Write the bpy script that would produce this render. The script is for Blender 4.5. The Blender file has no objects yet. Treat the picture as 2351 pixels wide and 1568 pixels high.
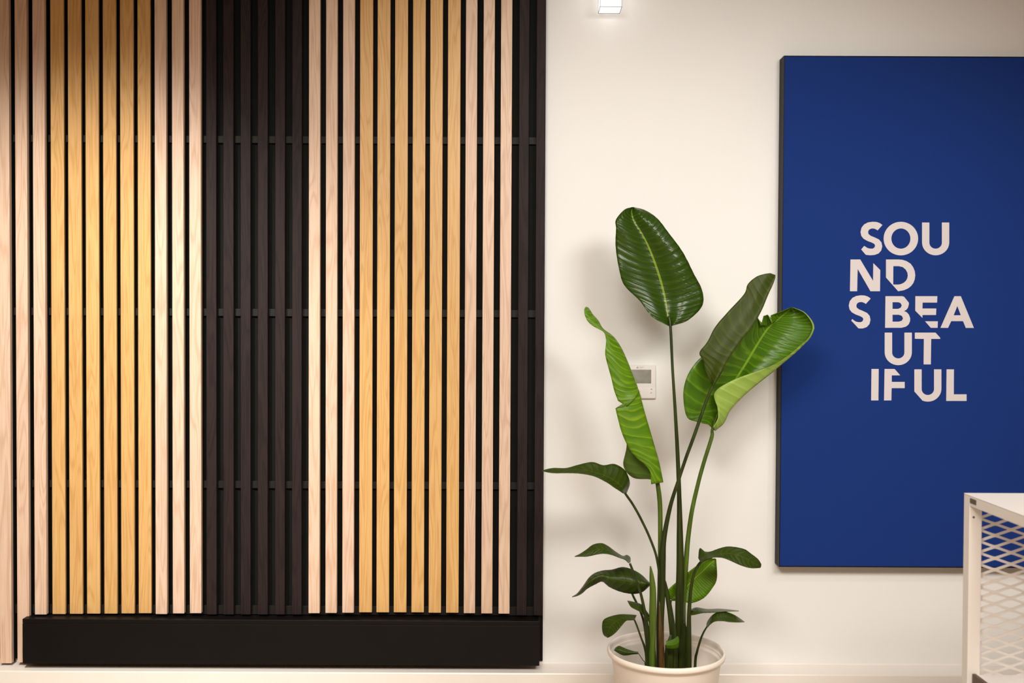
import bpy, bmesh, math, random
from mathutils import Vector, Matrix, noise as mnoise

random.seed(7)
PI = math.pi
sc = bpy.context.scene
COL = sc.collection

# ------------------------------------------------------------------ camera
W, H = 2351, 1568
LENS = 35.0
F = LENS / 36.0 * W
D = 3.60                       # camera to back wall
CAM = Vector((0.0, -D, 1.45))
PITCH = math.radians(1.07)
ROLL = math.radians(0.27)
RM = Matrix.Rotation(PI / 2 - PITCH, 3, 'X') @ Matrix.Rotation(ROLL, 3, 'Z')

cd = bpy.data.cameras.new('camera')
cam = bpy.data.objects.new('camera', cd)
COL.objects.link(cam)
cam.matrix_world = Matrix.Translation(CAM) @ RM.to_4x4()
cd.lens = LENS
cd.sensor_width = 36.0
cd.clip_start = 0.05
cd.dof.use_dof = True
cd.dof.focus_distance = 3.42
cd.dof.aperture_fstop = 2.8
sc.camera = cam


def U(px, py, Y):
    """point of the place seen at a pixel of the photograph, at room depth Y"""
    d = RM @ Vector(((px - W / 2) / F, -(py - H / 2) / F, -1.0))
    t = (Y - CAM.y) / d.y
    return CAM + d * t


def MPP(Y):
    return (D + Y) / F


# ------------------------------------------------------------------ node helpers
def new_mat(name):
    m = bpy.data.materials.new(name)
    m.use_nodes = True
    nt = m.node_tree
    b = nt.nodes.get('Principled BSDF')
    return m, nt, b


def N(nt, typ, **kw):
    n = nt.nodes.new(typ)
    for k, v in kw.items():
        setattr(n, k, v)
    return n


def math_node(nt, op, a, b=None, c=None):
    n = nt.nodes.new('ShaderNodeMath')
    n.operation = op
    for i, x in enumerate((a, b, c)):
        if x is None:
            continue
        if isinstance(x, (int, float)):
            n.inputs[i].default_value = x
        else:
            nt.links.new(x, n.inputs[i])
    return n.outputs[0]


def mix_rgb(nt, fac, a, b, blend='MIX'):
    n = nt.nodes.new('ShaderNodeMix')
    n.data_type = 'RGBA'
    n.blend_type = blend
    for sock, x in ((n.inputs['Factor'], fac), (n.inputs['A'], a), (n.inputs['B'], b)):
        pass
    facs = n.inputs[0]
    A = n.inputs[6]
    B = n.inputs[7]
    for s, x in ((facs, fac), (A, a), (B, b)):
        if isinstance(x, (int, float)):
            s.default_value = x
        elif isinstance(x, tuple):
            s.default_value = (*x, 1.0) if len(x) == 3 else x
        else:
            nt.links.new(x, s)
    return n.outputs[2]


def ramp(nt, fac, stops):
    n = nt.nodes.new('ShaderNodeValToRGB')
    e = n.color_ramp.elements
    while len(e) > 1:
        e.remove(e[0])
    e[0].position = stops[0][0]
    c = stops[0][1]
    e[0].color = (*c, 1)
    for p, c in stops[1:]:
        x = e.new(p)
        x.color = (*c, 1)
    nt.links.new(fac, n.inputs[0])
    return n.outputs[0]


def plain(name, col, rough=0.5, metal=0.0, spec=0.5, noise=0.0, nscale=30.0, bump=0.0):
    m, nt, b = new_mat(name)
    b.inputs['Roughness'].default_value = rough
    b.inputs['Metallic'].default_value = metal
    b.inputs['Specular IOR Level'].default_value = spec
    tc = N(nt, 'ShaderNodeTexCoord')
    nz = N(nt, 'ShaderNodeTexNoise')
    nz.inputs['Scale'].default_value = nscale
    nz.inputs['Detail'].default_value = 4
    nt.links.new(tc.outputs['Object'], nz.inputs['Vector'])
    lo = tuple(c * (1 - noise) for c in col)
    hi = tuple(min(1, c * (1 + noise)) for c in col)
    nt.links.new(ramp(nt, nz.outputs['Fac'], [(0.3, lo), (0.7, hi)]), b.inputs['Base Color'])
    if bump:
        bp = N(nt, 'ShaderNodeBump')
        bp.inputs['Strength'].default_value = bump
        bp.inputs['Distance'].default_value = 0.002
        nt.links.new(nz.outputs['Fac'], bp.inputs['Height'])
        nt.links.new(bp.outputs[0], b.inputs['Normal'])
    return m


def wood(name, light, dark, rough=0.5, contrast=1.0, spec=0.35):
    """vertical long grain with cathedral figure, different on every slat"""
    m, nt, b = new_mat(name)
    b.inputs['Roughness'].default_value = rough
    b.inputs['Specular IOR Level'].default_value = spec
    tc = N(nt, 'ShaderNodeTexCoord')
    oi = N(nt, 'ShaderNodeObjectInfo')
    off = N(nt, 'ShaderNodeCombineXYZ')
    nt.links.new(math_node(nt, 'MULTIPLY', oi.outputs['Random'], 37.0), off.inputs[0])
    nt.links.new(math_node(nt, 'MULTIPLY', oi.outputs['Random'], 91.0), off.inputs[2])
    add = N(nt, 'ShaderNodeVectorMath', operation='ADD')
    nt.links.new(tc.outputs['Object'], add.inputs[0])
    nt.links.new(off.outputs[0], add.inputs[1])

    def stretched(sx, sz, detail, dist=0.0):
        mp = N(nt, 'ShaderNodeMapping')
        mp.inputs['Scale'].default_value = (sx, sx, sz)
        nt.links.new(add.outputs[0], mp.inputs['Vector'])
        nz = N(nt, 'ShaderNodeTexNoise')
        nz.inputs['Scale'].default_value = 1.0
        nz.inputs['Detail'].default_value = detail
        nz.inputs['Distortion'].default_value = dist
        nt.links.new(mp.outputs[0], nz.inputs['Vector'])
        return nz.outputs['Fac']
    big = stretched(17.0, 1.3, 2.0, 0.4)
    fine = stretched(420.0, 9.0, 3.0)
    rings = math_node(nt, 'SINE', math_node(nt, 'MULTIPLY', big, 75.0))
    rings = math_node(nt, 'MULTIPLY_ADD', rings, 0.5, 0.5)
    rings = math_node(nt, 'POWER', rings, 2.5)
    streak = math_node(nt, 'GREATER_THAN', fine, 0.40)
    streak = math_node(nt, 'MULTIPLY_ADD', fine, 1.6, -0.3)
    f = math_node(nt, 'ADD', math_node(nt, 'MULTIPLY', rings, 0.38 * contrast),
                  math_node(nt, 'MULTIPLY', math_node(nt, 'SUBTRACT', 1.0, streak), 0.55 * contrast))
    tone = math_node(nt, 'MULTIPLY_ADD', oi.outputs['Random'], 0.12, -0.06)
    f = math_node(nt, 'ADD', f, tone)
    f = math_node(nt, 'MINIMUM', math_node(nt, 'MAXIMUM', f, 0.0), 1.0)
    nt.links.new(ramp(nt, f, [(0.0, light), (1.0, dark)]), b.inputs['Base Color'])
    bp = N(nt, 'ShaderNodeBump')
    bp.inputs['Strength'].default_value = 0.15
    bp.inputs['Distance'].default_value = 0.001
    nt.links.new(fine, bp.inputs['Height'])
    nt.links.new(bp.outputs[0], b.inputs['Normal'])
    return m


def leaf_mat(name, base, vein, rib, rough=0.33, trans=0.25, tcol=(0.25, 0.55, 0.03), nveins=26.0, bump=0.5, spec=0.5):
    m, nt, b = new_mat(name)
    b.inputs['Roughness'].default_value = rough
    b.inputs['Specular IOR Level'].default_value = spec
    uv = N(nt, 'ShaderNodeUVMap')
    sp = N(nt, 'ShaderNodeSeparateXYZ')
    nt.links.new(uv.outputs[0], sp.inputs[0])
    u, v = sp.outputs[0], sp.outputs[1]
    av = math_node(nt, 'ABSOLUTE', math_node(nt, 'MULTIPLY_ADD', v, 2.0, -1.0))
    # side veins sweep from the midrib towards the tip
    t = math_node(nt, 'SUBTRACT', math_node(nt, 'MULTIPLY', u, nveins), math_node(nt, 'MULTIPLY', math_node(nt, 'POWER', av, 1.5), nveins * 0.10))
    nz = N(nt, 'ShaderNodeTexNoise')
    nz.inputs['Scale'].default_value = 1.0
    nz.inputs['Detail'].default_value = 3.0
    cb = N(nt, 'ShaderNodeCombineXYZ')
    nt.links.new(math_node(nt, 'MULTIPLY', t, 2.2), cb.inputs[0])
    nt.links.new(math_node(nt, 'MULTIPLY', av, 1.5), cb.inputs[1])
    nt.links.new(cb.outputs[0], nz.inputs['Vector'])
    wv = math_node(nt, 'SINE', math_node(nt, 'MULTIPLY', math_node(nt, 'ADD', t, math_node(nt, 'MULTIPLY', nz.outputs['Fac'], 1.0)), 2 * PI))
    wv = math_node(nt, 'MULTIPLY_ADD', wv, 0.5, 0.5)
    vl = math_node(nt, 'POWER', wv, 9.0)
    fac = math_node(nt, 'MULTIPLY_ADD', nz.outputs['Fac'], 1.3, -0.35)
    fac = math_node(nt, 'MINIMUM', math_node(nt, 'MAXIMUM', math_node(nt, 'ADD', math_node(nt, 'MULTIPLY', vl, 0.45), math_node(nt, 'MULTIPLY', fac, 0.62)), 0.0), 1.0)
    col = mix_rgb(nt, fac, base, vein)
    ribf = math_node(nt, 'LESS_THAN', av, 0.03)
    col = mix_rgb(nt, ribf, col, rib)
    nt.links.new(col, b.inputs['Base Color'])
    hgt = math_node(nt, 'ADD', math_node(nt, 'MULTIPLY', wv, 0.5), math_node(nt, 'MULTIPLY', nz.outputs['Fac'], 0.6))
    bp = N(nt, 'ShaderNodeBump')
    bp.inputs['Strength'].default_value = bump
    bp.inputs['Distance'].default_value = 0.0025
    nt.links.new(hgt, bp.inputs['Height'])
    nt.links.new(bp.outputs[0], b.inputs['Normal'])
    tr = N(nt, 'ShaderNodeBsdfTranslucent')
    tr.inputs['Color'].default_value = (*tcol, 1)
    ms = N(nt, 'ShaderNodeMixShader')
    ms.inputs[0].default_value = trans
    out = nt.nodes.get('Material Output')
    nt.links.new(b.outputs[0], ms.inputs[1])
    nt.links.new(tr.outputs[0], ms.inputs[2])
    nt.links.new(ms.outputs[0], out.inputs['Surface'])
    return m


def stalk_mat(name, c0, c1):
    m, nt, b = new_mat(name)
    b.inputs['Roughness'].default_value = 0.42
    b.inputs['Specular IOR Level'].default_value = 0.3
    tc = N(nt, 'ShaderNodeTexCoord')
    mp = N(nt, 'ShaderNodeMapping')
    mp.inputs['Scale'].default_value = (90, 90, 5)
    nt.links.new(tc.outputs['Object'], mp.inputs[0])
    nz = N(nt, 'ShaderNodeTexNoise')
    nz.inputs['Scale'].default_value = 1.0
    nz.inputs['Detail'].default_value = 3
    nt.links.new(mp.outputs[0], nz.inputs[0])
    nt.links.new(ramp(nt, nz.outputs['Fac'], [(0.35, c0), (0.7, c1)]), b.inputs['Base Color'])
    return m


def emit(name, col, s):
    m, nt, b = new_mat(name)
    b.inputs['Base Color'].default_value = (*col, 1)
    b.inputs['Emission Color'].default_value = (*col, 1)
    b.inputs['Emission Strength'].default_value = s
    return m


# ------------------------------------------------------------------ mesh helpers
def obj(name, bm, mats, parent=None, smooth=False, recalc=True):
    me = bpy.data.meshes.new(name)
    if recalc:
        bmesh.ops.recalc_face_normals(bm, faces=bm.faces)
    if smooth:
        for f in bm.faces:
            f.smooth = True
    bm.to_mesh(me)
    bm.free()
    for m in (mats if isinstance(mats, (list, tuple)) else [mats]):
        me.materials.append(m)
    o = bpy.data.objects.new(name, me)
    COL.objects.link(o)
    if parent is not None:
        o.parent = parent
        o.matrix_parent_inverse = Matrix.Translation(-parent.location)
    return o


def empty(name, loc, label, cat, group=None):
    o = bpy.data.objects.new(name, None)
    COL.objects.link(o)
    o.location = loc
    o.empty_display_size = 0.1
    o['label'] = label
    o['category'] = cat
    if group:
        o['group'] = group
    return o


def tag(o, label, cat):
    o['label'] = label
    o['category'] = cat
    return o


def struct(o):
    o['kind'] = 'structure'
    return o


def box(bm, x0, x1, y0, y1, z0, z1, bev=0.0, seg=2, mi=0):
    b = bmesh.new()
    bmesh.ops.create_cube(b, size=1.0)
    for v in b.verts:
        v.co = Vector((x0 + (v.co.x + .5) * (x1 - x0), y0 + (v.co.y + .5) * (y1 - y0), z0 + (v.co.z + .5) * (z1 - z0)))
    if bev:
        bmesh.ops.bevel(b, geom=b.edges[:], offset=bev, segments=seg, affect='EDGES', profile=0.5)
    for f in b.faces:
        f.material_index = mi
    me = bpy.data.meshes.new('tmp')
    b.to_mesh(me)
    b.free()
    bm.from_mesh(me)
    bpy.data.meshes.remove(me)


def boxobj(name, m, parent, *a, bev=0.0, seg=2):
    bm = bmesh.new()
    box(bm, *a, bev=bev, seg=seg)
    return obj(name, bm, m, parent)


def cr(p, t):
    """Catmull-Rom through a list of Vectors, t in 0..len-1"""
    n = len(p)
    i = min(int(t), n - 2)
    f = t - i
    p1, p2 = p[i], p[i + 1]
    p0 = p[i - 1] if i > 0 else p1 * 2 - p2
    p3 = p[i + 2] if i + 2 < n else p2 * 2 - p1
    return 0.5 * ((2 * p1) + (p2 - p0) * f + (2 * p0 - 5 * p1 + 4 * p2 - p3) * f * f + (3 * p1 - p0 - 3 * p2 + p3) * f ** 3)


def lathe(bm, prof, c, seg=96, closed=False):
    rings = []
    for r, z in prof:
        rings.append([bm.verts.new((c.x + r * math.cos(2 * PI * k / seg), c.y + r * math.sin(2 * PI * k / seg), z)) for k in range(seg)])
    for a, b in zip(rings, rings[1:]):
        for k in range(seg):
            bm.faces.new((a[k], a[(k + 1) % seg], b[(k + 1) % seg], b[k]))
    return rings


def tube(bm, pts, radii, seg=12, sub=5, flat=1.0):
    """smooth tapering tube; pts Vectors, radii metres"""
    n = len(pts)
    P, R = [], []
    rv = [Vector((r, 0, 0)) for r in radii]
    for k in range((n - 1) * sub + 1):
        t = k / sub
        P.append(cr(pts, t))
        R.append(max(0.0004, cr(rv, t).x))
    rings = []
    for k, p in enumerate(P):
        a = P[max(0, k - 1)]
        b = P[min(len(P) - 1, k + 1)]
        t = (b - a).normalized()
        s = t.cross(Vector((0, 1, 0)))
        if s.length < 1e-4:
            s = Vector((1, 0, 0))
        s.normalize()
        w = s.cross(t).normalized()
        rings.append([bm.verts.new(p + (s * math.cos(2 * PI * q / seg) + w * flat * math.sin(2 * PI * q / seg)) * R[k]) for q in range(seg)])
    for a, b in zip(rings, rings[1:]):
        for q in range(seg):
            bm.faces.new((a[q], a[(q + 1) % seg], b[(q + 1) % seg], b[q]))
    bm.faces.new(rings[0])
    bm.faces.new(rings[-1])


# ------------------------------------------------------------------ materials
M_wall = plain('cream_wall_paint', (0.78, 0.785, 0.77), rough=0.55, noise=0.01, nscale=3, spec=0.3)
M_skirt = plain('white_gloss_paint', (0.82, 0.78, 0.73), rough=0.3, noise=0.01, nscale=5)
M_room = plain('unseen_brown_wall', (0.36, 0.235, 0.14), rough=0.6, noise=0.1, nscale=4)  # walls out of view; brown chosen to dim and warm the bounced light
M_ceil = plain('ceiling_paint', (0.75, 0.72, 0.68), rough=0.8)
M_floor = plain('pale_floor', (0.62, 0.55, 0.46), rough=0.5, noise=0.1, nscale=6)
M_pale = wood('pale_oak', (0.75, 0.57, 0.435), (0.51, 0.32, 0.205), rough=0.48)
M_gold = wood('golden_oak', (0.69, 0.445, 0.18), (0.48, 0.235, 0.06), rough=0.45, contrast=0.9)
M_dark = wood('black_oak', (0.026, 0.0165, 0.0165), (0.009, 0.006, 0.006), rough=0.6, spec=0.15)
M_felt = plain('black_backing', (0.006, 0.006, 0.005), rough=0.85, noise=0.1, spec=0.2)
M_rail = plain('charcoal_rail', (0.013, 0.0115, 0.011), rough=0.6, noise=0.1, spec=0.2)
M_plinth = plain('black_satin_board', (0.003, 0.0027, 0.0023), rough=0.5, noise=0.15, nscale=8, spec=0.2)
M_frame = plain('dark_bronze_frame', (0.0085, 0.0063, 0.005), rough=0.5, spec=0.15)
M_blue = plain('blue_fabric_print', (0.0105, 0.034, 0.178), rough=0.85, noise=0.02, nscale=200, spec=0.06)
M_letter = plain('white_print', (0.62, 0.575, 0.575), rough=0.75, spec=0.15)
M_pot = plain('cream_plastic', (0.90, 0.83, 0.75), rough=0.42, noise=0.01)
M_soil = plain('dark_soil', (0.03, 0.02, 0.012), rough=0.95, noise=0.5, nscale=120, bump=0.8)
M_plast = plain('white_plastic', (0.72, 0.70, 0.69), rough=0.35)
M_cover = plain('white_cover', (0.76, 0.74, 0.73), rough=0.4)
M_lcd = plain('grey_display', (0.26, 0.255, 0.225), rough=0.12, noise=0.15, nscale=25)
M_ink = plain('dark_ink', (0.03, 0.03, 0.03), rough=0.6)
M_gink = plain('grey_ink', (0.33, 0.32, 0.31), rough=0.6)
M_metal = plain('white_powder_coat', (0.82, 0.795, 0.765), rough=0.4)
M_brown = plain('brown_edge', (0.11, 0.065, 0.045), rough=0.5, noise=0.1)
M_slot = plain('dark_slot', (0.10, 0.085, 0.07), rough=0.6)
M_lens = emit('lamp_glow', (1.0, 0.98, 0.95), 1.2)
M_lamp = plain('grey_lamp_metal', (0.35, 0.32, 0.29), rough=0.4)

L_dark = leaf_mat('mature_leaf', (0.017, 0.045, 0.002), (0.044, 0.090, 0.006), (0.17, 0.26, 0.018), rough=0.26, trans=0.05, spec=0.32)
L_small = leaf_mat('small_leaf', (0.021, 0.040, 0.002), (0.050, 0.078, 0.006), (0.06, 0.09, 0.008), rough=0.36, trans=0.05, spec=0.22, nveins=14)
L_fold = leaf_mat('folded_leaf', (0.028, 0.044, 0.003), (0.058, 0.085, 0.009), (0.06, 0.09, 0.010), rough=0.45, trans=0.03, spec=0.16, nveins=17, bump=0.35)
L_mid = leaf_mat('green_leaf', (0.036, 0.105, 0.003), (0.15, 0.29, 0.012), (0.19, 0.34, 0.022), rough=0.34, trans=0.18, spec=0.3)
L_young = leaf_mat('young_leaf', (0.060, 0.175, 0.003), (0.26, 0.43, 0.014), (0.32, 0.46, 0.04), rough=0.36, trans=0.22, tcol=(0.3, 0.6, 0.03), spec=0.35, nveins=30)
L_under = leaf_mat('leaf_underside', (0.080, 0.15, 0.018), (0.13, 0.22, 0.03), (0.20, 0.30, 0.05), rough=0.5, trans=0.10, spec=0.25)
L_pale = leaf_mat('pale_leaf_underside', (0.24, 0.37, 0.06), (0.38, 0.52, 0.12), (0.4, 0.52, 0.14), rough=0.5, trans=0.12, tcol=(0.35, 0.6, 0.08), spec=0.25)
S_dark = stalk_mat('dark_stalk', (0.012, 0.021, 0.002), (0.036, 0.052, 0.006))
S_green = stalk_mat('green_stalk', (0.038, 0.078, 0.005), (0.095, 0.150, 0.016))
S_dry = stalk_mat('dry_sheath', (0.045, 0.022, 0.005), (0.12, 0.068, 0.016))

# ------------------------------------------------------------------ room shell
X0, X1, YB, ZC = -3.0, 3.0, -5.6, 2.88
struct(boxobj('wall_back', M_wall, None, X0, X1, 0.0, 0.12, 0.0, ZC))
struct(boxobj('wall_left', M_room, None, X0 - 0.12, X0, YB - .12, 0.12, 0.0, ZC))
struct(boxobj('wall_right', M_room, None, X1, X1 + 0.12, YB - .12, 0.12, 0.0, ZC))
struct(boxobj('wall_front', M_room, None, X0, X1, YB - 0.12, YB, 0.0, ZC))
struct(boxobj('floor', M_floor, None, X0 - .12, X1 + .12, YB - .12, 0.12, -0.1, 0.0))
struct(boxobj('ceiling', M_ceil, None, X0 - .12, X1 + .12, YB - .12, 0.12, ZC, ZC + 0.1))

z_sk = U(1250, 1519.5, 0).z           # skirting meets the wall
SK_D = 0.092
bm = bmesh.new()
z_ch = U(1900, 1549, -SK_D).z
prof = [(-0.0, 0.0), (-SK_D, 0.0), (-SK_D, z_ch - 0.004), (-SK_D + 0.002, z_ch), (-0.006, z_sk - 0.004), (-0.002, z_sk), (0.0, z_sk)]
va = [bm.verts.new((X0, y, z)) for y, z in prof]
vb = [bm.verts.new((X1, y, z)) for y, z in prof]
for i in range(len(prof)):
    j = (i + 1) % len(prof)
    bm.faces.new((va[i], va[j], vb[j], vb[i]))
bm.faces.new(va)
bm.faces.new(vb)
struct(obj('baseboard_back', bm, M_skirt))

# ------------------------------------------------------------------ slatted wall panel
Y_BACK = -0.008
xr = U(1247.5, 1200, Y_BACK).x
z_pb = z_sk + 0.006
panel = empty('slatted_wall_panel', (-1.0, -0.03, z_pb),
              'tall panel of pale oak, golden oak and black vertical slats on a black backing', 'wall panel')
boxobj('backing_panel', M_felt, panel, -2.35, xr, Y_BACK, -0.001, z_pb, ZC - 0.01)
Y_RAIL = -0.022


def rail_z(y):
    return U(700, y, Y_RAIL).z


for (ya, yb) in ((312.5, 329), (709.5, 726.5), (1105, 1121.5), (1391, 1411)):
    boxobj('rail', M_rail, panel, -2.33, U(1240, 700, Y_RAIL).x, Y_RAIL, Y_BACK, rail_z(yb), rail_z(ya), bev=0.001)

# each slat is wood in front and black in its rear part
KINDS = {'p': (M_pale, 0.031, 0.017, 'pale oak slat'), 'g': (M_gold, 0.020, 0.010, 'golden oak slat'), 'k': (M_dark, 0.023, 0.012, 'black stained slat')}
slats = [('p', -3.5, 23.1, 1523), ('p', 36.7, 63.7, 1521), ('p', 77.2, 104.1, 1411), ('g', 118.1, 148, 1410), ('g', 157.9, 187.8, 1409.5), ('g', 197.8, 227.6, 1409),
         ('g', 237.9, 267.5, 1409), ('g', 277.1, 307.3, 1408.5), ('g', 317.1, 346.1, 1408), ('p', 356.1, 382.3, 1410), ('p', 395.7, 421.8, 1408.5),
         ('p', 435, 461.3, 1408), ('k', 473.8, 496.5, 1411), ('k', 512.6, 536, 1411), ('k', 552.5, 575, 1411), ('k', 591.8, 614.4, 1411),
         ('k', 631.7, 653.9, 1411), ('k', 670.6, 692.4, 1411), ('p', 708.7, 734.2, 1408), ('p', 747.8, 773.7, 1407.5), ('p', 786.7, 812.9, 1407),
         ('g', 825.5, 855, 1406), ('g', 865.5, 894.5, 1406), ('g', 905.4, 934.7, 1406), ('g', 946.2, 975, 1406), ('g', 985.9, 1014.4, 1407),
         ('g', 1026.3, 1054.9, 1407), ('p', 1067.1, 1093, 1408), ('p', 1107.4, 1132.9, 1408.5), ('p', 1147.2, 1172.7, 1409),
         ('k', 1189.3, 1211.8, 1413), ('k', 1228.8, 1249.0, 1413)]
slats = [('p', -44.5, -17.6, 1523), ('k', -83, -60, 1523)] + slats
for kd, a, b, yb in slats:
    mt, dep, face, lab = KINDS[kd]
    yf = Y_RAIL - dep
    xa, xb = U(a, 784, yf).x, U(b, 784, yf).x
    zb = U((a + b) / 2, yb, yf).z
    bm = bmesh.new()
    box(bm, xa, xb, yf, yf + face, zb, ZC - 0.006, bev=0.0012)
    box(bm, xa + .0004, xb - .0004, yf + face - 0.0015, Y_RAIL - 0.0002, zb + .0004, ZC - 0.0064, mi=1)
    o = obj('slat', bm, [mt, M_felt], panel)
    o['label'] = lab

# black plinth box standing proud below the slats
Y_PF = -0.084
xa, xb = U(51.5, 1480, Y_PF).x, U(1238.5, 1480, Y_PF).x
zt = U(640, 1423.5, Y_PF).z
zl = U(640, 1434, Y_PF).z
zb = U(640, 1526, Y_PF).z
pl = empty('plinth_box', ((xa + xb) / 2, Y_PF / 2, zb), 'long low black box fixed below the slats, above the white skirting', 'plinth')
boxobj('lid', M_plinth, pl, xa, xb, Y_PF, Y_RAIL - 0.0012, zl + 0.0008, zt, bev=0.0015)
boxobj('front_board', M_plinth, pl, xa, xb, Y_PF, Y_PF + 0.018, zb, zl, bev=0.001)
boxobj('end_board', M_plinth, pl, xa, xa + 0.018, Y_PF + 0.0182, Y_RAIL - 0.033, max(zb, z_sk + .004), zl)
boxobj('end_board', M_plinth, pl, xb - 0.018, xb, Y_PF + 0.0182, Y_RAIL - 0.0012, max(zb, z_sk + .004), zl)

# ------------------------------------------------------------------ wall board with lettering
Y_BF = -0.058
bx0 = U(1794.2, 715, Y_BF).x
bz1 = U(2000, 128.5, Y_BF).z
bz0 = U(2000, 1302.5, Y_BF).z
bx1 = bx0 + (bz1 - bz0) * 0.5
board = empty('framed_wall_sign', ((bx0 + bx1) / 2, Y_BF, bz0),
              'tall blue board with white cut lettering in a thin dark frame, hung on the wall', 'wall sign')
fw = 0.0026
bm = bmesh.new()
box(bm, bx0, bx0 + fw, Y_BF, -0.001, bz0, bz1)
box(bm, bx1 - fw, bx1, Y_BF, -0.001, bz0, bz1)
box(bm, bx0 + fw, bx1 - fw, Y_BF, -0.001, bz0, bz0 + fw)
box(bm, bx0 + fw, bx1 - fw, Y_BF, -0.001, bz1 - fw, bz1)
obj('frame', bm, M_frame, board)
canvas = boxobj('canvas', M_blue, board, bx0 + fw + .0006, bx1 - fw - .0006, Y_BF + 0.0015, Y_BF + 0.03, bz0 + fw + .0006, bz1 - fw - .0006)


def arc(cx, cy, rx, ry, a0, a1, n=18):
    return [(cx + rx * math.cos(math.radians(a0 + (a1 - a0) * k / n)), cy + ry * math.sin(math.radians(a0 + (a1 - a0) * k / n))) for k in range(n + 1)]


S_out = [(420, 122), (400, 108), (375, 99), (345, 97), (310, 102), (280, 117), (260, 142), (252, 175), (258, 205), (275, 227), (305, 244), (340, 257), (358, 267),
         (364, 280), (358, 295), (345, 303), (325, 303), (305, 298), (290, 288), (280, 282), (257, 309), (292, 350), (325, 354), (360, 351), (390, 340),
         (410, 318), (418, 285), (412, 255), (392, 232), (360, 217), (330, 205), (312, 190), (310, 172), (318, 157), (335, 149), (355, 149), (372, 156), (383, 163)]
S2 = [(x - 90, y + 563) for x, y in S_out]
S2[19:22] = [(190, 842), (181, 853), (236, 913)]
S2[22] = (250, 914)
S2[18] = (198, 850)


def U_shape(l0, l1, r0, r1, top, bot, cut=None):
    cx = (l0 + r1) / 2
    ro = (r1 - l0) / 2
    ri = (r0 - l1) / 2
    cy = bot - ro * 0.95
    outer = arc(cx, cy, ro, bot - cy, 0, 180)
    if cut:
        outer = [p for p in arc(cx, cy, ro, bot - cy, 0, 180, 36) if p[0] > cut[0][0]] + list(cut)
    inner = arc(cx, cy + 2, ri, ri * 0.96, 180, 0)
    return [(l1, top), (l0, top)][::-1] and [(r1, top)] + outer + [(l0, top), (l1, top)] + inner + [(r0, top)]


glyphs = [
    [S_out],
    [arc(561, 226, 132, 128.5, 0, 350, 47), arc(561, 226, 73, 77.5, 0, 350, 47)],
    [U_shape(723, 779, 875, 931, 103, 354)],
    [[(175, 386), (250, 386), (348, 550), (350, 414), (403, 467), (401, 629), (328, 629), (230, 458), (226, 629), (171, 629)]],
    [[(447, 386), (545, 386), (575, 389), (605, 399), (635, 418), (655, 445), (667, 475), (671, 505), (667, 538), (657, 565), (640, 588), (618, 606), (585, 621), (540, 629), (447, 524)],
     [(503, 437), (545, 437), (575, 444), (598, 463), (611, 487), (614, 510), (610, 530), (600, 549), (582, 565), (560, 575), (540, 578), (502, 577.5)]],
    [S2],
    [[(443, 667), (570, 667), (585, 671), (622, 717), (622, 728), (615, 755), (603, 771), (585, 781), (605, 789), (622, 808), (632, 835), (631, 858), (621, 882), (600, 900), (565, 909), (440, 909)],
     [(497, 713), (540, 713), (558, 719), (568, 737), (560, 755), (540, 764), (497, 764)],
     [(497, 809), (545, 809), (568, 817), (578, 836), (568, 855), (545, 862), (497, 862)]],
    [[(672, 667), (840, 667), (838, 716), (727, 716), (726, 761), (832, 761), (830, 811), (726, 811), (726, 833), (671, 778)],
     [(746, 859), (844, 859), (842, 909), (790, 909)]],
    [[(971, 667), (1020, 667), (1120, 910), (1058, 910), (1037, 858), (946, 858), (922, 910), (864, 909)], [(993, 742), (1020, 813), (965, 813)]],
    [U_shape(437, 494, 588, 645, 946, 1195)],
    [[(668, 946), (826, 946), (862, 985), (862, 994), (793, 994), (790, 1189), (735, 1189), (737, 994), (668, 993)]],
    [[(336, 1224), (391, 1224), (389, 1465), (333, 1465)]],
    [[(436, 1224), (513, 1224), (556, 1273), (491, 1273), (491, 1323), (590, 1323), (590, 1371), (490, 1371), (488, 1465), (432, 1465)]],
    [U_shape(664, 720, 815, 871, 1227, 1474, cut=[(728, 1468), (664, 1396)])],
    [[(911, 1227), (967, 1227), (966, 1418), (1064, 1418), (1064, 1469), (908, 1469)]],
]


def flat_shape(loops3d_xz, y_front, thick, name, mat, parent):
    """filled outline with holes lying against a vertical face"""
    cu = bpy.data.curves.new('tmp', 'CURVE')
    cu.dimensions = '2D'
    cu.fill_mode = 'BOTH'
    cu.extrude = thick / 2
    for lp in loops3d_xz:
        s = cu.splines.new('POLY')
        s.points.add(len(lp) - 1)
        for p, (x, z) in zip(s.points, lp):
            p.co = (x, z, 0, 1)
        s.use_cyclic_u = True
    t = bpy.data.objects.new('tmp', cu)
    COL.objects.link(t)
    dg = bpy.context.evaluated_depsgraph_get()
    me = bpy.data.meshes.new_from_object(t.evaluated_get(dg))
    bpy.data.objects.remove(t)
    bpy.data.curves.remove(cu)
    bm = bmesh.new()
    bm.from_mesh(me)
    bpy.data.meshes.remove(me)
    for v in bm.verts:
        v.co = Vector((v.co.x, y_front - v.co.z - thick / 2, v.co.y))
    return obj(name, bm, mat, parent)


canvas_root = canvas
for g in glyphs:
    loops = []
    for lp in g:
        q = []
        for (x, y) in lp:
            p = U(1900 + x / 3.335, 480 + y / 3.335, Y_BF + 0.0015)
            q.append((p.x, p.z))
        loops.append(q)
    o = flat_shape(loops, Y_BF + 0.0015, 0.0006, 'letter', M_letter, None)
    o.parent = canvas
    o.matrix_parent_inverse = canvas.matrix_parent_inverse.copy()
    o.matrix_parent_inverse = Matrix.Translation(-board.location)
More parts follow.
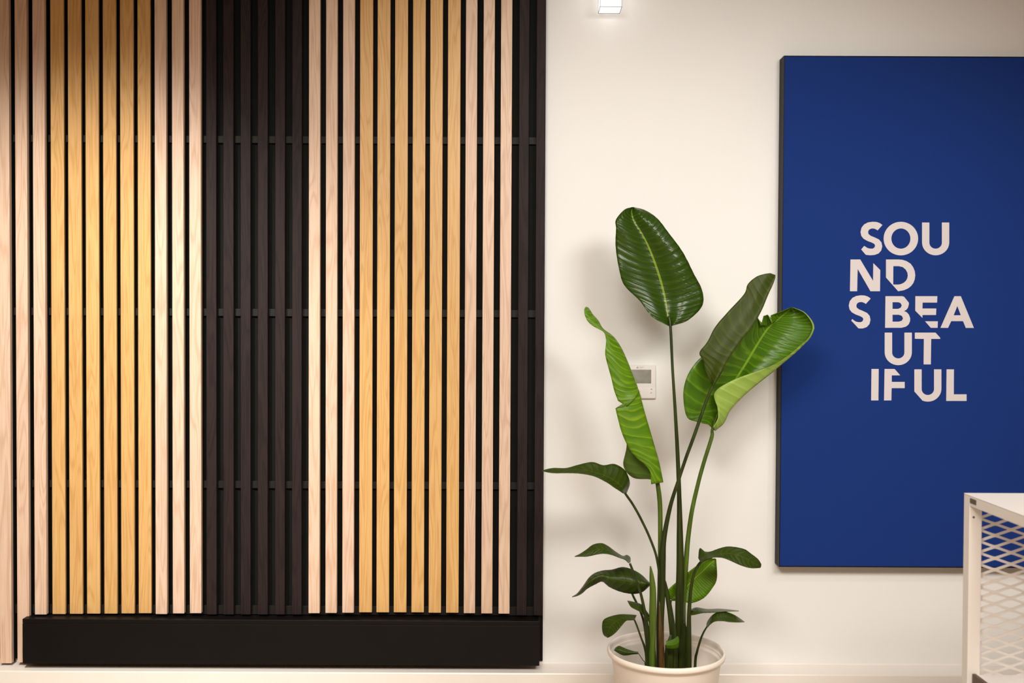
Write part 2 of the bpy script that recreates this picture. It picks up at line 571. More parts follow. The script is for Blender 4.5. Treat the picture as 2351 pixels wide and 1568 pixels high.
# letters hang two levels down: the canvas keeps the board's offset, so cancel it only once
for o in bpy.data.objects:
    if o.parent is canvas:
        o.matrix_parent_inverse = Matrix.Identity(4)
        canvas_local = Matrix.Translation(board.location) @ canvas.matrix_parent_inverse
        o.matrix_parent_inverse = canvas_local.inverted()

# ------------------------------------------------------------------ thermostat
Y_T = -0.014
tx0, tx1 = U(1429, 877, Y_T).x, U(1505.5, 877, Y_T).x
tz0, tz1 = U(1480, 915, Y_T).z, U(1480, 838, Y_T).z
th = empty('wall_thermostat', ((tx0 + tx1) / 2, 0, tz0), 'small white thermostat with grey display on the wall behind the plant', 'thermostat')
boxobj('housing', M_plast, th, tx0, tx1, Y_T, -0.0005, tz0, tz1, bev=0.002)


def tr(ax, ay, bx, by, thick=0.0005, lift=0.0):
    a = U(1420 + ax / 14.25, 820 + ay / 14.25, Y_T)
    b = U(1420 + bx / 14.25, 820 + by / 14.25, Y_T)
    return (a.x, b.x, Y_T - thick - lift, Y_T - lift, b.z, a.z)


boxobj('display', M_lcd, th, *tr(300, 405, 1068, 860, 0.0006))
boxobj('cover', M_cover, th, *tr(190, 985, 1210, 1315, 0.0006))
boxobj('indicator', M_ink, th, *tr(1052, 1040, 1104, 1056, 0.0006, 0.0006))


def t_loop(pts):
    q = []
    for x, y in pts:
        p = U(1420 + x / 14.25, 820 + y / 14.25, Y_T)
        q.append((p.x, p.z))
    return q


def ring(cx, cy, r0, r1, a0=0, a1=360):
    return [t_loop(arc(cx, cy, r1, r1, a0, a1 - 8, 32)), t_loop(arc(cx, cy, r0, r0, a0, a1 - 8, 32))]


flat_shape(ring(1075, 1178, 24, 33) + [t_loop([(1071, 1150), (1079, 1150), (1079, 1180), (1071, 1180)])], Y_T - 0.0006, 0.0004, 'power_button', M_gink, th)
flat_shape(ring(690, 1130, 20, 28), Y_T - 0.0006, 0.0004, 'button', M_gink, th)
# three diamonds meeting in a point, then two small lines of lettering
loops = []
for k in range(3):
    a = math.radians(-90 + 120 * k)
    dx, dy = math.cos(a), math.sin(a)
    nx, ny = -dy, dx
    L = 42
    loops.append(t_loop([(620 + dx * 2, 342 + dy * 2), (620 + dx * L / 2 + nx * 12, 342 + dy * L / 2 + ny * 12), (620 + dx * L, 342 + dy * L), (620 + dx * L / 2 - nx * 12, 342 + dy * L / 2 - ny * 12)]))
flat_shape(loops, Y_T, 0.0004, 'emblem', M_ink, th)


def text_mesh(body, x0, x1, yb, hgt, name, mat, parent):
    cu = bpy.data.curves.new('tmp', 'FONT')
    cu.body = body
    cu.size = 1.0
    t = bpy.data.objects.new('tmp', cu)
    COL.objects.link(t)
    dg = bpy.context.evaluated_depsgraph_get()
    me = bpy.data.meshes.new_from_object(t.evaluated_get(dg))
    bpy.data.objects.remove(t)
    bpy.data.curves.remove(cu)
    bm = bmesh.new()
    bm.from_mesh(me)
    bpy.data.meshes.remove(me)
    xs = [v.co.x for v in bm.verts]
    ys = [v.co.y for v in bm.verts]
    a = U(1420 + x0 / 14.25, 820 + yb / 14.25, Y_T)
    b = U(1420 + x1 / 14.25, 820 + (yb - hgt) / 14.25, Y_T)
    for v in bm.verts:
        fx = (v.co.x - min(xs)) / (max(xs) - min(xs))
        fy = (v.co.y - min(ys)) / (max(ys) - min(ys))
        v.co = Vector((a.x + fx * (b.x - a.x), Y_T - 0.0004, a.z + fy * (b.z - a.z)))
    return obj(name, bm, mat, parent)


text_mesh('MITSUBISHI', 672, 832, 338, 20, 'lettering', M_gink, th)
text_mesh('ELECTRIC', 672, 796, 365, 20, 'lettering', M_gink, th)

# ------------------------------------------------------------------ ceiling lamp
Y_L = -0.11
a = U(1377.5, 15.5, Y_L)
b = U(1428.5, 0, Y_L)
lx0, lx1, lz0 = a.x, b.x, a.z
lamp = empty('ceiling_lamp', ((lx0 + lx1) / 2, Y_L + .035, ZC), 'small square white lamp glowing at the top of the cream wall', 'lamp')
bm = bmesh.new()
e = 0.0018
dpt = lx1 - lx0
for (xa, xb) in ((lx0, lx0 + e), (lx1 - e, lx1)):
    box(bm, xa, xb, Y_L, Y_L + e, lz0, lz0 + 0.12)
    box(bm, xa, xb, Y_L + dpt - e, Y_L + dpt, lz0, lz0 + 0.12)
    box(bm, xa, xb, Y_L + e, Y_L + dpt - e, lz0, lz0 + e)
box(bm, lx0 + e, lx1 - e, Y_L, Y_L + e, lz0, lz0 + e)
box(bm, lx0 + e, lx1 - e, Y_L + dpt - e, Y_L + dpt, lz0, lz0 + e)
box(bm, lx0, lx1, Y_L, Y_L + dpt, lz0 + 0.12, lz0 + 0.13)
obj('housing', bm, M_lamp, lamp)
boxobj('diffuser', M_lens, lamp, lx0 + e * .6, lx1 - e * .6, Y_L + e * .4, Y_L + dpt - e * .4, lz0 + e * .4, lz0 + 0.12, bev=0.004)
bm = bmesh.new()
tube(bm, [Vector(((lx0 + lx1) / 2, Y_L + dpt / 2, lz0 + 0.128)), Vector(((lx0 + lx1) / 2, Y_L + dpt / 2, 2.7)), Vector(((lx0 + lx1) / 2, Y_L + dpt / 2, ZC - 0.001))], [0.008] * 3)
obj('stem', bm, M_lamp, lamp, smooth=True)

# ------------------------------------------------------------------ potted bird of paradise
Y_P = -0.36
rim = U(1529, 1489, Y_P)
plant = empty('potted_bird_of_paradise', (rim.x, Y_P, 0.0),
              'tall bird of paradise plant in a round cream pot beside the blue board', 'potted plant')
R0 = 135.5 * MPP(Y_P)
zr = rim.z
bm = bmesh.new()
prof = [(0.0, 0.0), (R0 * 0.66, 0.0), (R0 * 0.70, 0.006), (R0 * 0.925, zr - 0.024), (R0 * 0.935, zr - 0.021), (R0 * 0.99, zr - 0.018), (R0, zr - 0.011),
        (R0 * 0.995, zr - 0.003), (R0 * 0.975, zr), (R0 * 0.955, zr - 0.002), (R0 * 0.945, zr - 0.012), (R0 * 0.935, zr - 0.028), (R0 * 0.895, zr - 0.032), (R0 * 0.885, zr - 0.038),
        (R0 * 0.80, zr - 0.2), (0.0, zr - 0.2)]
c = Vector((rim.x, Y_P, 0))
prof2 = [(max(r, 0.0005), z) for r, z in prof]
lathe(bm, prof2, c)
obj('pot', bm, M_pot, plant, smooth=True)
bm = bmesh.new()
zs = zr - 0.125
lathe(bm, [(R0 * 0.835, zs - 0.02), (R0 * 0.83, zs), (R0 * 0.6, zs + 0.004), (R0 * 0.3, zs + 0.006), (0.0005, zs + 0.007)], c, 48)
obj('soil', bm, M_soil, plant, smooth=True)


def c5(x, y):
    return (1240 + x / 2.761, 1000 + y / 2.761)


def c6(x, y):
    return (1240 + x / 2.8, 440 + y / 2.8)


def cb(x, y):
    return (1350 + x / 6.717, 1400 + y / 6.717)


def parent_keep(o, par):
    o.parent = par
    par_local = par.matrix_parent_inverse if par.parent else Matrix.Identity(4)
    base = Matrix.Translation(par.parent.location) @ par_local if par.parent else Matrix.Translation(par.location)
    o.matrix_parent_inverse = base.inverted()


def stalk(pts, mat, name='leaf_stalk', label=None, soil=True, flat=0.9):
    """pts: (px, py, width in px, Y) from the soil upwards"""
    P, R = [], []
    for (px, py, w, Y) in pts:
        P.append(U(px, py, Y))
        R.append(w / 2 * MPP(Y))
    if soil:
        q = P[0].copy()
        q.z = zs - 0.002
        dx = P[0] - P[1]
        q.x += dx.x * 0.35
        # stay inside the pot
        q = Vector((q.x, max(Y_P - 0.09, min(Y_P + 0.09, q.y)), q.z))
        P.insert(0, q)
        R.insert(0, R[0] * 1.05)
    bm = bmesh.new()
    tube(bm, P, R, seg=14, sub=6, flat=flat)
    o = obj(name, bm, mat, plant, smooth=True)
    if label:
        o['label'] = label
    return o


def blade(par, conv, Y0, rails, vs, mats, flip=False, su=7, sv=5, corr=0.0012, ncorr=22, wav=0.0, label=None, lin={}):
    """leaf surface swept across rails of stations (x, y, d); d = metres nearer the viewer than Y0"""
    n = len(rails[0])
    G = []
    for r in rails:
        assert len(r) == n, (len(r), n)
        G.append([U(*conv(x, y), Y0 - d) for (x, y, d) in r])
    bm = bmesh.new()
    uvl = bm.loops.layers.uv.new('UVMap')
    nu, nv = (n - 1) * su, (len(rails) - 1) * sv
    V, T = [], []
    for i in range(nu + 1):
        t = i / su
        row = [(g[min(int(t), n - 2)].lerp(g[min(int(t), n - 2) + 1], t - min(int(t), n - 2)) if q in lin and lin[q][0] <= t <= lin[q][1] else cr(g, t)) for q, g in enumerate(G)]
        vr, tr_ = [], []
        for j in range(nv + 1):
            s = j / sv
            p = cr(row, s) if len(row) > 2 else row[0].lerp(row[1], s)
            k = min(int(s), len(vs) - 2)
            vv = vs[k] + (vs[k + 1] - vs[k]) * (s - k)
            u = i / nu
            edge = abs(vv)
            p = p + Vector((0, 1, 0)) * (corr * math.sin(2 * PI * (u * ncorr - edge * 2.2)) * min(1, edge * 3) * math.sin(PI * u))
            if wav:
                p = p + Vector((0, 1, 0)) * (wav * edge * edge * mnoise.noise(Vector((u * 6, vv * 2, Y0 * 50 + n))))
            vr.append(bm.verts.new(p))
            tr_.append((u, vv * 0.5 + 0.5))
        V.append(vr)
        T.append(tr_)
    for i in range(nu):
        for j in range(nv):
            idx = [(i, j), (i + 1, j), (i + 1, j + 1), (i, j + 1)]
            if flip:
                idx.reverse()
            try:
                f = bm.faces.new([V[a][b_] for a, b_ in idx])
            except ValueError:
                continue
            f.smooth = True
            for lp, (a, b_) in zip(f.loops, idx):
                lp[uvl].uv = T[a][b_]
    o = obj('leaf_blade', bm, mats, None, recalc=False)
    sd = o.modifiers.new('thickness', 'SOLIDIFY')
    sd.thickness = 0.0011
    sd.offset = 0.0
    sd.material_offset = 1
    sd.material_offset_rim = 0
    parent_keep(o, par)
    if label:
        o['label'] = label
    return o


def R3(pts, d0, d1=None):
    """stations with a depth running from d0 to d1"""
    d1 = d0 if d1 is None else d1
    n = len(pts) - 1
    return [(p[0], p[1], d0 + (d1 - d0) * k / n if len(p) < 3 else p[2]) for k, p in enumerate(pts)]


def mid(a, b, t=0.5):
    return [(p[0] + (q[0] - p[0]) * t, p[1] + (q[1] - p[1]) * t) for p, q in zip(a, b)]


def st5(lst, Ya, Yb):
    n = len(lst) - 1
    return [(*c5(x, y), w / 2.761, Ya + (Yb - Ya) * k / n) for k, (x, y, w) in enumerate(lst)]


def st6(lst, Ya, Yb):
    n = max(1, len(lst) - 1)
    return [(*c6(x, y), w / 2.8, Ya + (Yb - Ya) * k / n) for k, (x, y, w) in enumerate(lst)]


# -- tall upright leaf
s = stalk(st5([(888, 1440, 62), (886, 1250, 60), (885, 1050, 57), (888, 850, 50), (886, 650, 42), (882, 400, 30), (873, 150, 26)], -0.35, -0.33)
          + st6([(868, 1400, 21), (852, 1150, 18), (839, 880, 18), (828, 800, 14)], -0.325, -0.305), S_dark)
Lr = [(835, 868), (720, 805), (640, 700), (540, 600), (505, 490), (486, 350), (488, 240), (487, 182), (540, 118), (590, 100)]
Mr = [(840, 872), (822, 800), (808, 710), (780, 590), (742, 470), (695, 350), (645, 255), (603, 190), (588, 132), (596, 99)]
Rr = [(848, 862), (950, 826), (1042, 735), (1040, 630), (985, 520), (915, 385), (830, 270), (755, 175), (680, 122), (603, 100)]
dM = [0.0, 0.0, -0.005, -0.005, 0.0, 0.005, 0.01, 0.01, -0.005, -0.03]
blade(s, c6, -0.30, [[(p[0], p[1], d + 0.020) for p, d in zip(Lr, dM)],
                     [(p[0], p[1], d + 0.016) for p, d in zip(mid(Lr, Mr), dM)],
                     [(p[0], p[1], d) for p, d in zip(Mr, dM)],
                     [(p[0], p[1], d + 0.018) for p, d in zip(mid(Mr, Rr), dM)],
                     [(p[0], p[1], d + 0.006) for p, d in zip(Rr, dM)]], [-1, -0.5, 0, 0.5, 1], [L_dark, L_under], flip=True, wav=0.012, corr=0.0016)

# -- leaf behind on the right, its lower edge rolled towards the room
s = stalk(st5([(902, 1300, 46), (905, 1050, 40), (925, 800, 34), (938, 650, 30), (962, 480, 28), (1000, 310, 26), (1038, 170, 25), (1088, 10, 24)], -0.33, -0.32)
          + st6([(1108, 1525, 18), (1150, 1400, 12)], -0.32, -0.318), S_green)
Mr = [(1108, 1525), (1150, 1400), (1205, 1290), (1268, 1190), (1320, 1108), (1375, 1015), (1420, 940), (1450, 895), (1468, 872), (1485, 855), (1505, 838), (1530, 818), (1548, 803), (1580, 778), (1614, 746)]
Lr = [(1085, 1497), (1010, 1480), (940, 1440), (924, 1260), (1000, 1100), (1180, 960), (1345, 850), (1396, 804), (1422, 862), (1436, 800), (1462, 791), (1490, 846), (1482, 796), (1545, 772), (1612, 744)]
Fr = [(1125, 1537), (1180, 1490), (1222, 1408), (1290, 1330), (1400, 1235), (1500, 1155), (1590, 1075), (1650, 1020), (1690, 980), (1722, 945), (1745, 905), (1755, 865), (1735, 820), (1690, 772), (1625, 744)]
Er = [(1112, 1512), (1142, 1455), (1140, 1390), (1122, 1290), (1240, 1212), (1400, 1152), (1500, 1112), (1600, 1050), (1672, 988), (1716, 949), (1742, 908), (1752, 867), (1733, 822), (1689, 774), (1624, 745)]
Ls = list(Lr)
Ls[8], Ls[11] = (1432, 852), (1494, 852)
blade(s, c6, -0.32, [R3(Lr, 0.03), R3(mid(Ls, Mr), 0.012), R3(Mr, 0.0), R3(mid(Mr, Fr), -0.012), R3(Fr, 0.018), R3(Er, 0.05, 0.022)],
      [-1, -0.5, 0, 0.4, 0.8, 1.0], [L_mid, L_pale], flip=True, corr=0.001, wav=0.004, lin={0: (6, 13)})

# -- dark folded leaf in front of it
s = stalk(st5([(762, 1440, 50), (760, 1200, 50), (768, 1000, 52), (772, 800, 50), (785, 650, 34), (825, 450, 26), (875, 290, 22), (925, 140, 22), (975, 5, 22)], -0.37, -0.40)
          + st6([(1060, 1370, 20), (1112, 1245, 18), (1175, 1140, 11)], -0.40, -0.405), S_dark)
Lr = [(1095, 1225), (1062, 1150), (1048, 1085), (1024, 1035), (1075, 965), (1125, 870), (1205, 775), (1310, 660), (1335, 595), (1388, 548), (1440, 530), (1480, 524)]
Rr = [(1112, 1248), (1140, 1200), (1175, 1140), (1215, 1070), (1255, 1010), (1310, 935), (1365, 870), (1425, 760), (1465, 665), (1495, 600), (1511, 555), (1512, 535)]
B2 = mid(Lr, Rr, 0.62)
blade(s, c6, -0.40, [R3(Lr, -0.005), R3(mid(Lr, Rr), 0.0), R3(Rr, 0.018), R3(B2, -0.045)], [-1, -0.5, 0, 1], [L_fold, L_under], flip=True, corr=0.0006, ncorr=15)

# -- bright folded leaf on the left
s = stalk(st5([(758, 1250, 40), (762, 900, 36), (762, 650, 30), (761, 480, 30), (755, 380, 30), (738, 255, 24), (728, 130, 14)], -0.35, -0.37), S_green)
Lr = [c5(704, 309), c5(690, 215), c5(600, 130), c5(560, 75), c6(525, 1550), c6(495, 1440), c6(484, 1394), c6(560, 1383), c6(500, 1344), c6(478, 1285), c6(455, 1190), c6(425, 1080), c6(418, 1030), c6(424, 960), c6(409, 904), c6(350, 870), c6(310, 838), c6(288, 795), c6(283, 757)]
Mr = [c5(780, 294), c5(748, 170), c5(718, 60), c6(690, 1480), c6(665, 1390), c6(650, 1330), c6(640, 1295), c6(634, 1275), c6(628, 1262), c6(612, 1215), c6(590, 1160), c6(560, 1085), c6(520, 1000), c6(470, 930), c6(405, 880), c6(375, 830), c6(340, 790), c6(312, 748), c6(293, 740)]
ident = lambda x, y: (x, y)
Bh = mid(Lr, Mr, 0.45)
Bh[0], Bh[1], Bh[2], Bh[3] = c5(690, 276), c5(588, 266), c5(528, 190), c5(548, 75)
Bh[4] = c6(560, 1500)
for k in range(5, 10):
    Bh[k] = mid([Lr[6]], [Mr[k]], 0.80)[0] if k == 7 else mid([Lr[k]], [Mr[k]], 0.80)[0]
Ls = list(Lr)
Ls[7] = c6(586, 1375)
blade(s, ident, -0.37, [R3(Lr, 0.028), R3(mid(Ls, Mr), 0.026), R3(Mr, 0.0), R3(Bh, -0.045)], [-1, -0.5, 0, 1], [L_young, L_under], flip=True, su=6, corr=0.001, lin={0: (5, 9)})

# -- low dark leaf reaching left to the slats
s = stalk(st5([(775, 1430, 16), (765, 1000, 15), (742, 790, 16), (700, 660, 16), (645, 540, 16), (590, 440, 16), (540, 368, 15), (500, 312, 8)], -0.38, -0.43), S_dark)
T = [(548, 366), (568, 305), (555, 250), (530, 212), (470, 180), (400, 188), (330, 168), (240, 186), (165, 206), (80, 206), (12, 220)]
Mm = [(535, 366), (520, 330), (490, 300), (450, 272), (410, 255), (360, 238), (300, 222), (230, 215), (160, 218), (80, 216), (10, 222)]
B = [(525, 366), (505, 352), (470, 330), (435, 305), (405, 288), (360, 265), (310, 250), (240, 240), (170, 238), (80, 238), (12, 225)]
blade(s, c5, -0.44, [R3(T, -0.05, 0.0), R3(Mm, 0.0), R3(B, 0.03, 0.01)], [-1, 0, 1], [L_small, L_under], flip=False, corr=0.0008)

# -- small leaves, upper left
s = stalk(st5([(690, 1430, 36), (685, 1300, 34), (668, 1150, 22), (640, 1010, 18), (600, 890, 16), (570, 812, 15)], -0.40, -0.46), S_dark)
T = [(573, 800), (571, 772), (550, 757), (525, 763), (480, 737), (430, 700), (388, 682), (335, 692), (295, 722), (255, 748), (220, 765)]
Mm = [(568, 806), (555, 785), (540, 774), (513, 770), (472, 748), (425, 728), (378, 720), (332, 730), (293, 745), (253, 758), (219, 767)]
B = [(560, 808), (545, 793), (530, 784), (500, 774), (455, 757), (410, 749), (365, 753), (325, 762), (290, 768), (250, 768), (219, 769)]
blade(s, c5, -0.46, [R3(T, -0.04, -0.01), R3(Mm, 0.0), R3(B, 0.03, 0.0)], [-1, 0, 1], [L_small, L_under], flip=False, corr=0.0006)

s = stalk(st5([(684, 1430, 16), (662, 1210, 15), (630, 1100, 14), (585, 1005, 14), (572, 940, 8)], -0.36, -0.37), S_dark)
T = [(692, 930), (640, 880), (580, 847), (520, 834), (455, 850), (400, 855), (350, 870), (310, 900), (275, 950), (235, 1000), (203, 1021)]
Mm = [(700, 940), (640, 935), (580, 925), (515, 915), (440, 905), (393, 890), (345, 905), (305, 935), (272, 975), (238, 1008), (203, 1023)]
B = [(692, 955), (645, 993), (585, 1003), (510, 990), (440, 960), (394, 926), (350, 943), (300, 970), (270, 997), (240, 1015), (204, 1024)]
blade(s, c5, -0.38, [R3(T, -0.02), R3(Mm, 0.012), R3(B, -0.01)], [-1, 0, 1], [L_small, L_under], flip=False, corr=0.0008)

s = stalk(st5([(730, 1430, 14), (718, 1270, 12), (704, 1186, 10), (685, 1150, 6)], -0.40, -0.42), S_dark)
T = [(704, 1185), (692, 1140), (670, 1105), (645, 1072), (600, 1056), (553, 1046)]
B = [(690, 1182), (665, 1150), (640, 1122), (605, 1103), (575, 1085), (555, 1050)]
blade(s, c5, -0.42, [R3(T, -0.02), R3(mid(T, B), 0.0), R3(B, 0.01)], [-1, 0, 1], [L_small, L_under], flip=False, corr=0.0004)

s = stalk(st5([(676, 1430, 20), (665, 1350, 16), (640, 1280, 12), (615, 1210, 12), (598, 1168, 11)], -0.42, -0.45), S_dark)
T = [(612, 1138), (560, 1134), (500, 1134), (435, 1150), (400, 1172), (393, 1220), (402, 1262), (425, 1281)]
Mm = [(604, 1156), (562, 1152), (522, 1158), (480, 1180), (450, 1205), (435, 1238), (428, 1266), (427, 1281)]
B = [(597, 1170), (570, 1171), (546, 1174), (522, 1200), (495, 1232), (475, 1253), (450, 1271), (429, 1281)]
blade(s, c5, -0.46, [R3(T, -0.02), R3(Mm, 0.0), R3(B, 0.02)], [-1, 0, 1], [L_small, L_under], flip=False, corr=0.0006)

s = stalk([(*cb(880, 850), 1.8, -0.43), (*cb(845, 775), 1.7, -0.435), (*cb(775, 668), 1.4, -0.44)], S_dark)
T = [(776, 650), (700, 636), (600, 606), (530, 575), (480, 558), (432, 580), (402, 622)]
B = [(775, 680), (690, 686), (610, 700), (540, 700), (480, 675), (440, 650), (402, 628)]
blade(s, cb, -0.44, [R3(T, -0.01), R3(mid(T, B), 0.004), R3(B, 0.0)], [-1, 0, 1], [L_small, L_under], flip=False, corr=0.0004)

# -- small leaves, right
s = stalk(st5([(940, 1430, 42), (943, 1250, 32), (945, 1120, 26), (955, 980, 22), (975, 880, 20), (1010, 812, 18), (1050, 785, 14), (1090, 776, 8)], -0.40, -0.46), S_dark)
T = [(1003, 775), (1012, 715), (1045, 735), (1080, 735), (1140, 714), (1200, 703), (1290, 718), (1335, 747), (1380, 782), (1402, 815)]
Mm = [(1012, 795), (1045, 765), (1075, 762), (1110, 758), (1160, 748), (1210, 748), (1275, 765), (1325, 790), (1365, 815), (1400, 832)]
B = [(1018, 805), (1050, 785), (1080, 777), (1115, 772), (1160, 776), (1205, 793), (1260, 818), (1310, 835), (1350, 841), (1396, 838)]
blade(s, c5, -0.455, [R3(T, -0.03, -0.01), R3(Mm, 0.0), R3(B, 0.02)], [-1, 0, 1], [L_small, L_under], flip=True, corr=0.0008)

s = stalk(st5([(842, 1350, 16), (832, 1130, 10), (833, 1046, 9), (880, 1000, 5)], -0.34, -0.33), S_green)
T = [(825, 1030), (808, 985), (862, 930), (920, 880), (1000, 820), (1060, 785), (1108, 779)]
Mm = [(834, 1045), (880, 1000), (930, 955), (980, 905), (1030, 860), (1075, 815), (1112, 780)]
B = [(842, 1047), (900, 1052), (960, 1062), (1035, 1032), (1090, 970), (1121, 905), (1116, 782)]
blade(s, c5, -0.31, [R3(T, 0.01), R3(Mm, 0.0), R3(B, 0.012)], [-1, 0, 1], [L_young, L_under], flip=True, corr=0.0008, label='bright green leaf blade')

s = stalk(st5([(945, 1400, 14), (948, 1250, 13), (952, 1125, 11), (990, 1112, 6)], -0.38, -0.40), S_dark)
T = [(952, 1105), (990, 1090), (1060, 1100), (1130, 1098), (1200, 1103), (1260, 1111)]
B = [(952, 1140), (985, 1135), (1030, 1125), (1100, 1122), (1190, 1115), (1260, 1113)]
blade(s, c5, -0.40, [R3(T, -0.05), R3(mid(T, B), 0.0), R3(B, 0.03)], [-1, 0, 1], [L_small, L_under], flip=True, corr=0.0004)

s = stalk(st5([(984, 1432, 18), (995, 1370, 16), (1015, 1300, 14), (1035, 1250, 12), (1057, 1213, 10), (1078, 1180, 6)], -0.40, -0.45), S_dark)
T = [(1055, 1212), (1060, 1180), (1090, 1140), (1130, 1118), (1180, 1118), (1240, 1142), (1296, 1180)]
B = [(1062, 1216), (1080, 1196), (1110, 1178), (1160, 1176), (1200, 1182), (1250, 1184), (1296, 1182)]
blade(s, c5, -0.45, [R3(T, -0.03), R3(mid(T, B), 0.0), R3(B, 0.02)], [-1, 0, 1], [L_small, L_under], flip=True, corr=0.0004)

s = stalk(st5([(812, 1440, 13), (802, 1380, 11), (798, 1328, 10)], -0.43, -0.44), S_dark)
T = [(798, 1302), (830, 1296), (856, 1284), (873, 1271), (881, 1292)]
B = [(800, 1350), (830, 1354), (855, 1354), (874, 1346), (882, 1312)]
blade(s, c5, -0.445, [R3(T, 0.0), R3(mid(T, B), 0.006), R3(B, 0.0)], [-1, 0, 1], [L_mid, L_under], flip=True, corr=0.0003)

# -- leafless stems crowding the pot
stalk(st5([(708, 1430, 42), (712, 1200, 46), (715, 1000, 42), (708, 900, 30), (699, 828, 9)], -0.41, -0.43), S_green, 'leaf_spear', 'rolled green spear', flat=0.6)
stalk(st5([(850, 1430, 50), (845, 1280, 46), (825, 1120, 36), (805, 1000, 28), (793, 920, 9)], -0.38, -0.37), S_dark, 'leaf_spear', 'dark rolled spear', flat=0.6)
stalk(st5([(915, 1430, 70), (918, 1290, 52), (914, 1175, 10)], -0.37, -0.38), S_dark, 'leaf_sheath', flat=0.5)
stalk(st5([(815, 1430, 60), (820, 1340, 50), (830, 1260, 12)], -0.40, -0.39), S_dark, 'leaf_sheath', flat=0.5)
stalk(st5([(770, 1430, 40), (765, 1250, 30), (757, 1052, 5)], -0.415, -0.40), S_dry, 'leaf_sheath', 'dry brown sheath', flat=0.5)

# ------------------------------------------------------------------ white mesh-sided unit in the foreground
Y_M = -1.0
mpp = MPP(Y_M)
p0 = U(2213, 1131.5, Y_M)
x_l, z_t = p0.x, p0.z
pw = 0.033                      # square tube
UD, UW = 0.46, 0.85
rack = empty('mesh_sided_unit', (x_l + UW / 2, Y_M - UD / 2, 0), 'white metal unit with expanded mesh back, cut off by the right edge', 'storage unit')
y_b, y_f = Y_M, Y_M - UD
for (px_, py_) in ((x_l, y_b - pw), (x_l + UW - pw, y_b - pw), (x_l, y_f), (x_l + UW - pw, y_f)):
    boxobj('post', M_metal, rack, px_, px_ + pw, py_, py_ + pw, 0.0, z_t - 0.003, bev=0.002)
boxobj('top_panel', M_metal, rack, x_l, x_l + UW, y_f, y_b, z_t - 0.0028, z_t, bev=0.001)
rh = 0.028
for xx in (x_l, x_l + UW - 0.02):
    boxobj('side_rail', M_metal, rack, xx, xx + 0.02, y_f + pw + .0005, y_b - pw - .0005, z_t - rh, z_t - 0.0032, bev=0.001)
for yy in (y_b - 0.02, y_f):
    boxobj('cross_rail', M_metal, rack, x_l + pw + .0005, x_l + UW - pw - .0005, yy, yy + 0.02, z_t - rh * 0.6, z_t - 0.0032, bev=0.001)
# slot and screw on the corner post
a = U(2234, 1145.5, y_b - 0.05)
b = U(2234, 1157, y_b - 0.05)
boxobj('slot', M_slot, rack, x_l - 0.0008, x_l + 0.001, y_b - 0.070, y_b - 0.036, b.z, a.z)
a = U(2235.5, 1187.5, y_b - pw)
bm = bmesh.new()
bmesh.ops.create_uvsphere(bm, u_segments=12, v_segments=8, radius=0.0032)
for v in bm.verts:
    v.co = Vector((v.co.x, v.co.y * 0.4, v.co.z)) + Vector((a.x, y_b - pw, a.z))
obj('screw', bm, M_slot, rack, smooth=True)
# expanded metal panel
Lx, Lz = 74.2 * mpp, 26.4 * mpp
cx = U(2284.7, 1216, Y_M - 0.01).x
cz = U(2284.7, 1216, Y_M - 0.01).z
bm = bmesh.new()
zlo, zhi = U(2236, 1551, y_b - pw - .01).z - 0.02, z_t - rh * 0.5
j0, j1 = int((zlo - cz) / (Lz / 2)) - 1, int((zhi - cz) / (Lz / 2)) + 1
xa, xb = x_l + pw - 0.002, x_l + UW - pw + 0.002
ns = 120 * 2
hw, ht = 0.0034, 0.0012


def tri(x):
    c_ = math.cos(x)
    return math.copysign(abs(math.asin(c_ * 0.985) / math.asin(0.985)), c_)


for j in range(j0, j1 + 1):
    # strand between diamonds: the diamond centred on (cx, cz) lies between strands j=0 and j=-1
    sg = 1 if j % 2 == 0 else -1
    prev = None
    for k in range(ns + 1):
        x = xa + (xb - xa) * k / ns
        ph = 2 * PI * (x - cx) / Lx
        z = cz + (j + 0.5) * Lz / 2 + sg * (Lz / 4 - hw * 0.25) * tri(ph)
        if not (zlo < z < zhi):
            prev = None
            continue
        q = [bm.verts.new((x, Y_M - 0.01 + dy + 0.0004 * sg, z + dz)) for dy, dz in ((-ht, -hw), (-ht, hw), (ht, hw), (ht, -hw))]
        if prev:
            for i in range(4):
                bm.faces.new((prev[i], prev[(i + 1) % 4], q[(i + 1) % 4], q[i]))
        prev = q
obj('mesh_panel', bm, M_metal, rack)
# lower shelf with a brown edge strip
sh = U(2236, 1551, y_b - pw - .01)
boxobj('shelf', M_metal, rack, x_l + 0.022, x_l + UW - 0.02, y_f + pw + .001, y_b - pw - .001, sh.z - 0.02, sh.z - 0.001, bev=0.001)
boxobj('shelf_edge', M_brown, rack, x_l + 0.012, x_l + 0.0218, y_f + pw + .001, y_b - pw - .001, sh.z - 0.035, sh.z + 0.002, bev=0.001)

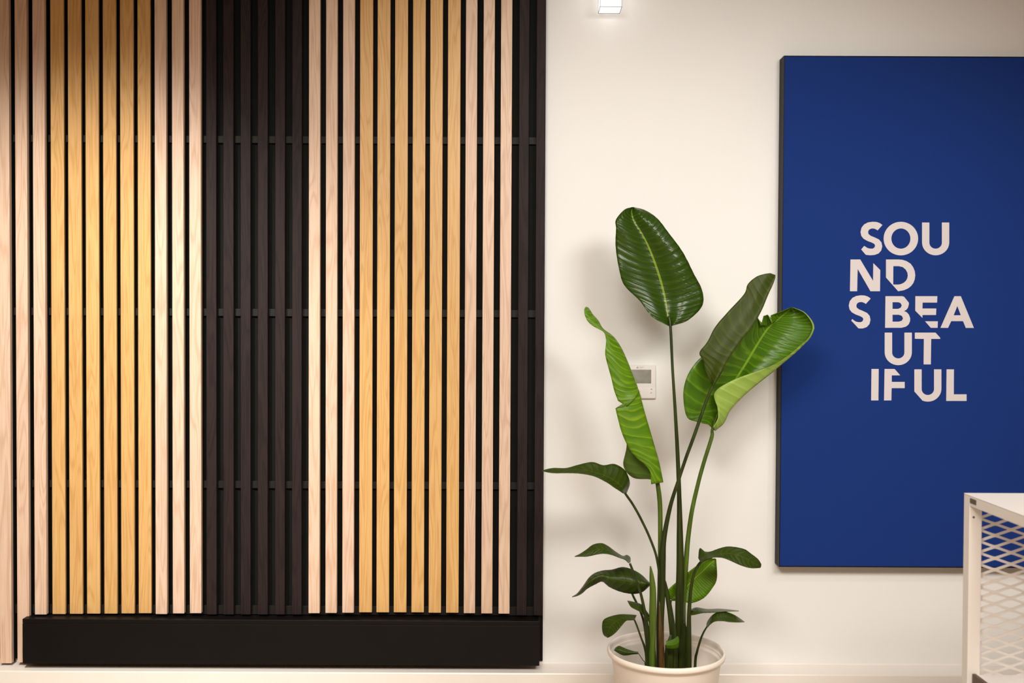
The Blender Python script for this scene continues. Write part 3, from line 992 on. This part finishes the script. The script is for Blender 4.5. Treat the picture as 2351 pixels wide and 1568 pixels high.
# ------------------------------------------------------------------ lights
def spot(name, loc, target, power, angle, blend=0.6, size=0.05, col=(1.0, 0.86, 0.70)):
    l = bpy.data.lights.new(name, 'SPOT')
    l.energy = power
    l.spot_size = math.radians(angle)
    l.spot_blend = blend
    l.shadow_soft_size = size
    l.color = col
    o = bpy.data.objects.new(name, l)
    COL.objects.link(o)
    o.location = loc
    d = Vector(target) - Vector(loc)
    o.rotation_euler = d.to_track_quat('-Z', 'Y').to_euler()
    return o


def area(name, loc, target, power, sx, sy, col=(1.0, 0.93, 0.84)):
    l = bpy.data.lights.new(name, 'AREA')
    l.shape = 'RECTANGLE'
    l.size, l.size_y = sx, sy
    l.energy = power
    l.color = col
    o = bpy.data.objects.new(name, l)
    COL.objects.link(o)
    o.location = loc
    d = Vector(target) - Vector(loc)
    o.rotation_euler = d.to_track_quat('-Z', 'Y').to_euler()
    return o


spot('spot_slats', (-1.35, -2.3, 2.8), (-1.52, 0, 1.0), 365, 58, 0.9, 0.10, (1.0, 0.955, 0.89))
spot('spot_wall', (-0.3, -2.9, 2.75), (0.05, 0, 1.10), 260, 82, 0.9, 0.50, (1.0, 0.975, 0.94))
spot('spot_wall', (1.3, -2.9, 2.75), (0.75, 0, 1.10), 255, 82, 0.9, 0.50, (1.0, 0.975, 0.94))
spot('spot_board', (1.9, -2.0, 2.75), (1.6, 0, 1.1), 40, 64, 1.0, 0.15, (1.0, 0.975, 0.94))
area('ceiling_light', (0.3, -3.6, 2.82), (0.3, -3.6, 0), 95, 2.4, 1.2, (1.0, 0.84, 0.68))

w = bpy.data.worlds.new('world')
sc.world = w
w.use_nodes = True
w.node_tree.nodes['Background'].inputs[0].default_value = (0.9, 0.8, 0.7, 1)
w.node_tree.nodes['Background'].inputs[1].default_value = 0.1

sc.view_settings.view_transform = 'Standard'
sc.view_settings.look = 'None'
sc.view_settings.exposure = 0.0
sc.view_settings.gamma = 1.0
sc.view_settings.use_curve_mapping = False
sc.cycles.use_denoising = True
sc.cycles.max_bounces = 6
sc.cycles.diffuse_bounces = 4
sc.cycles.use_adaptive_sampling = True
sc.cycles.adaptive_threshold = 0.02
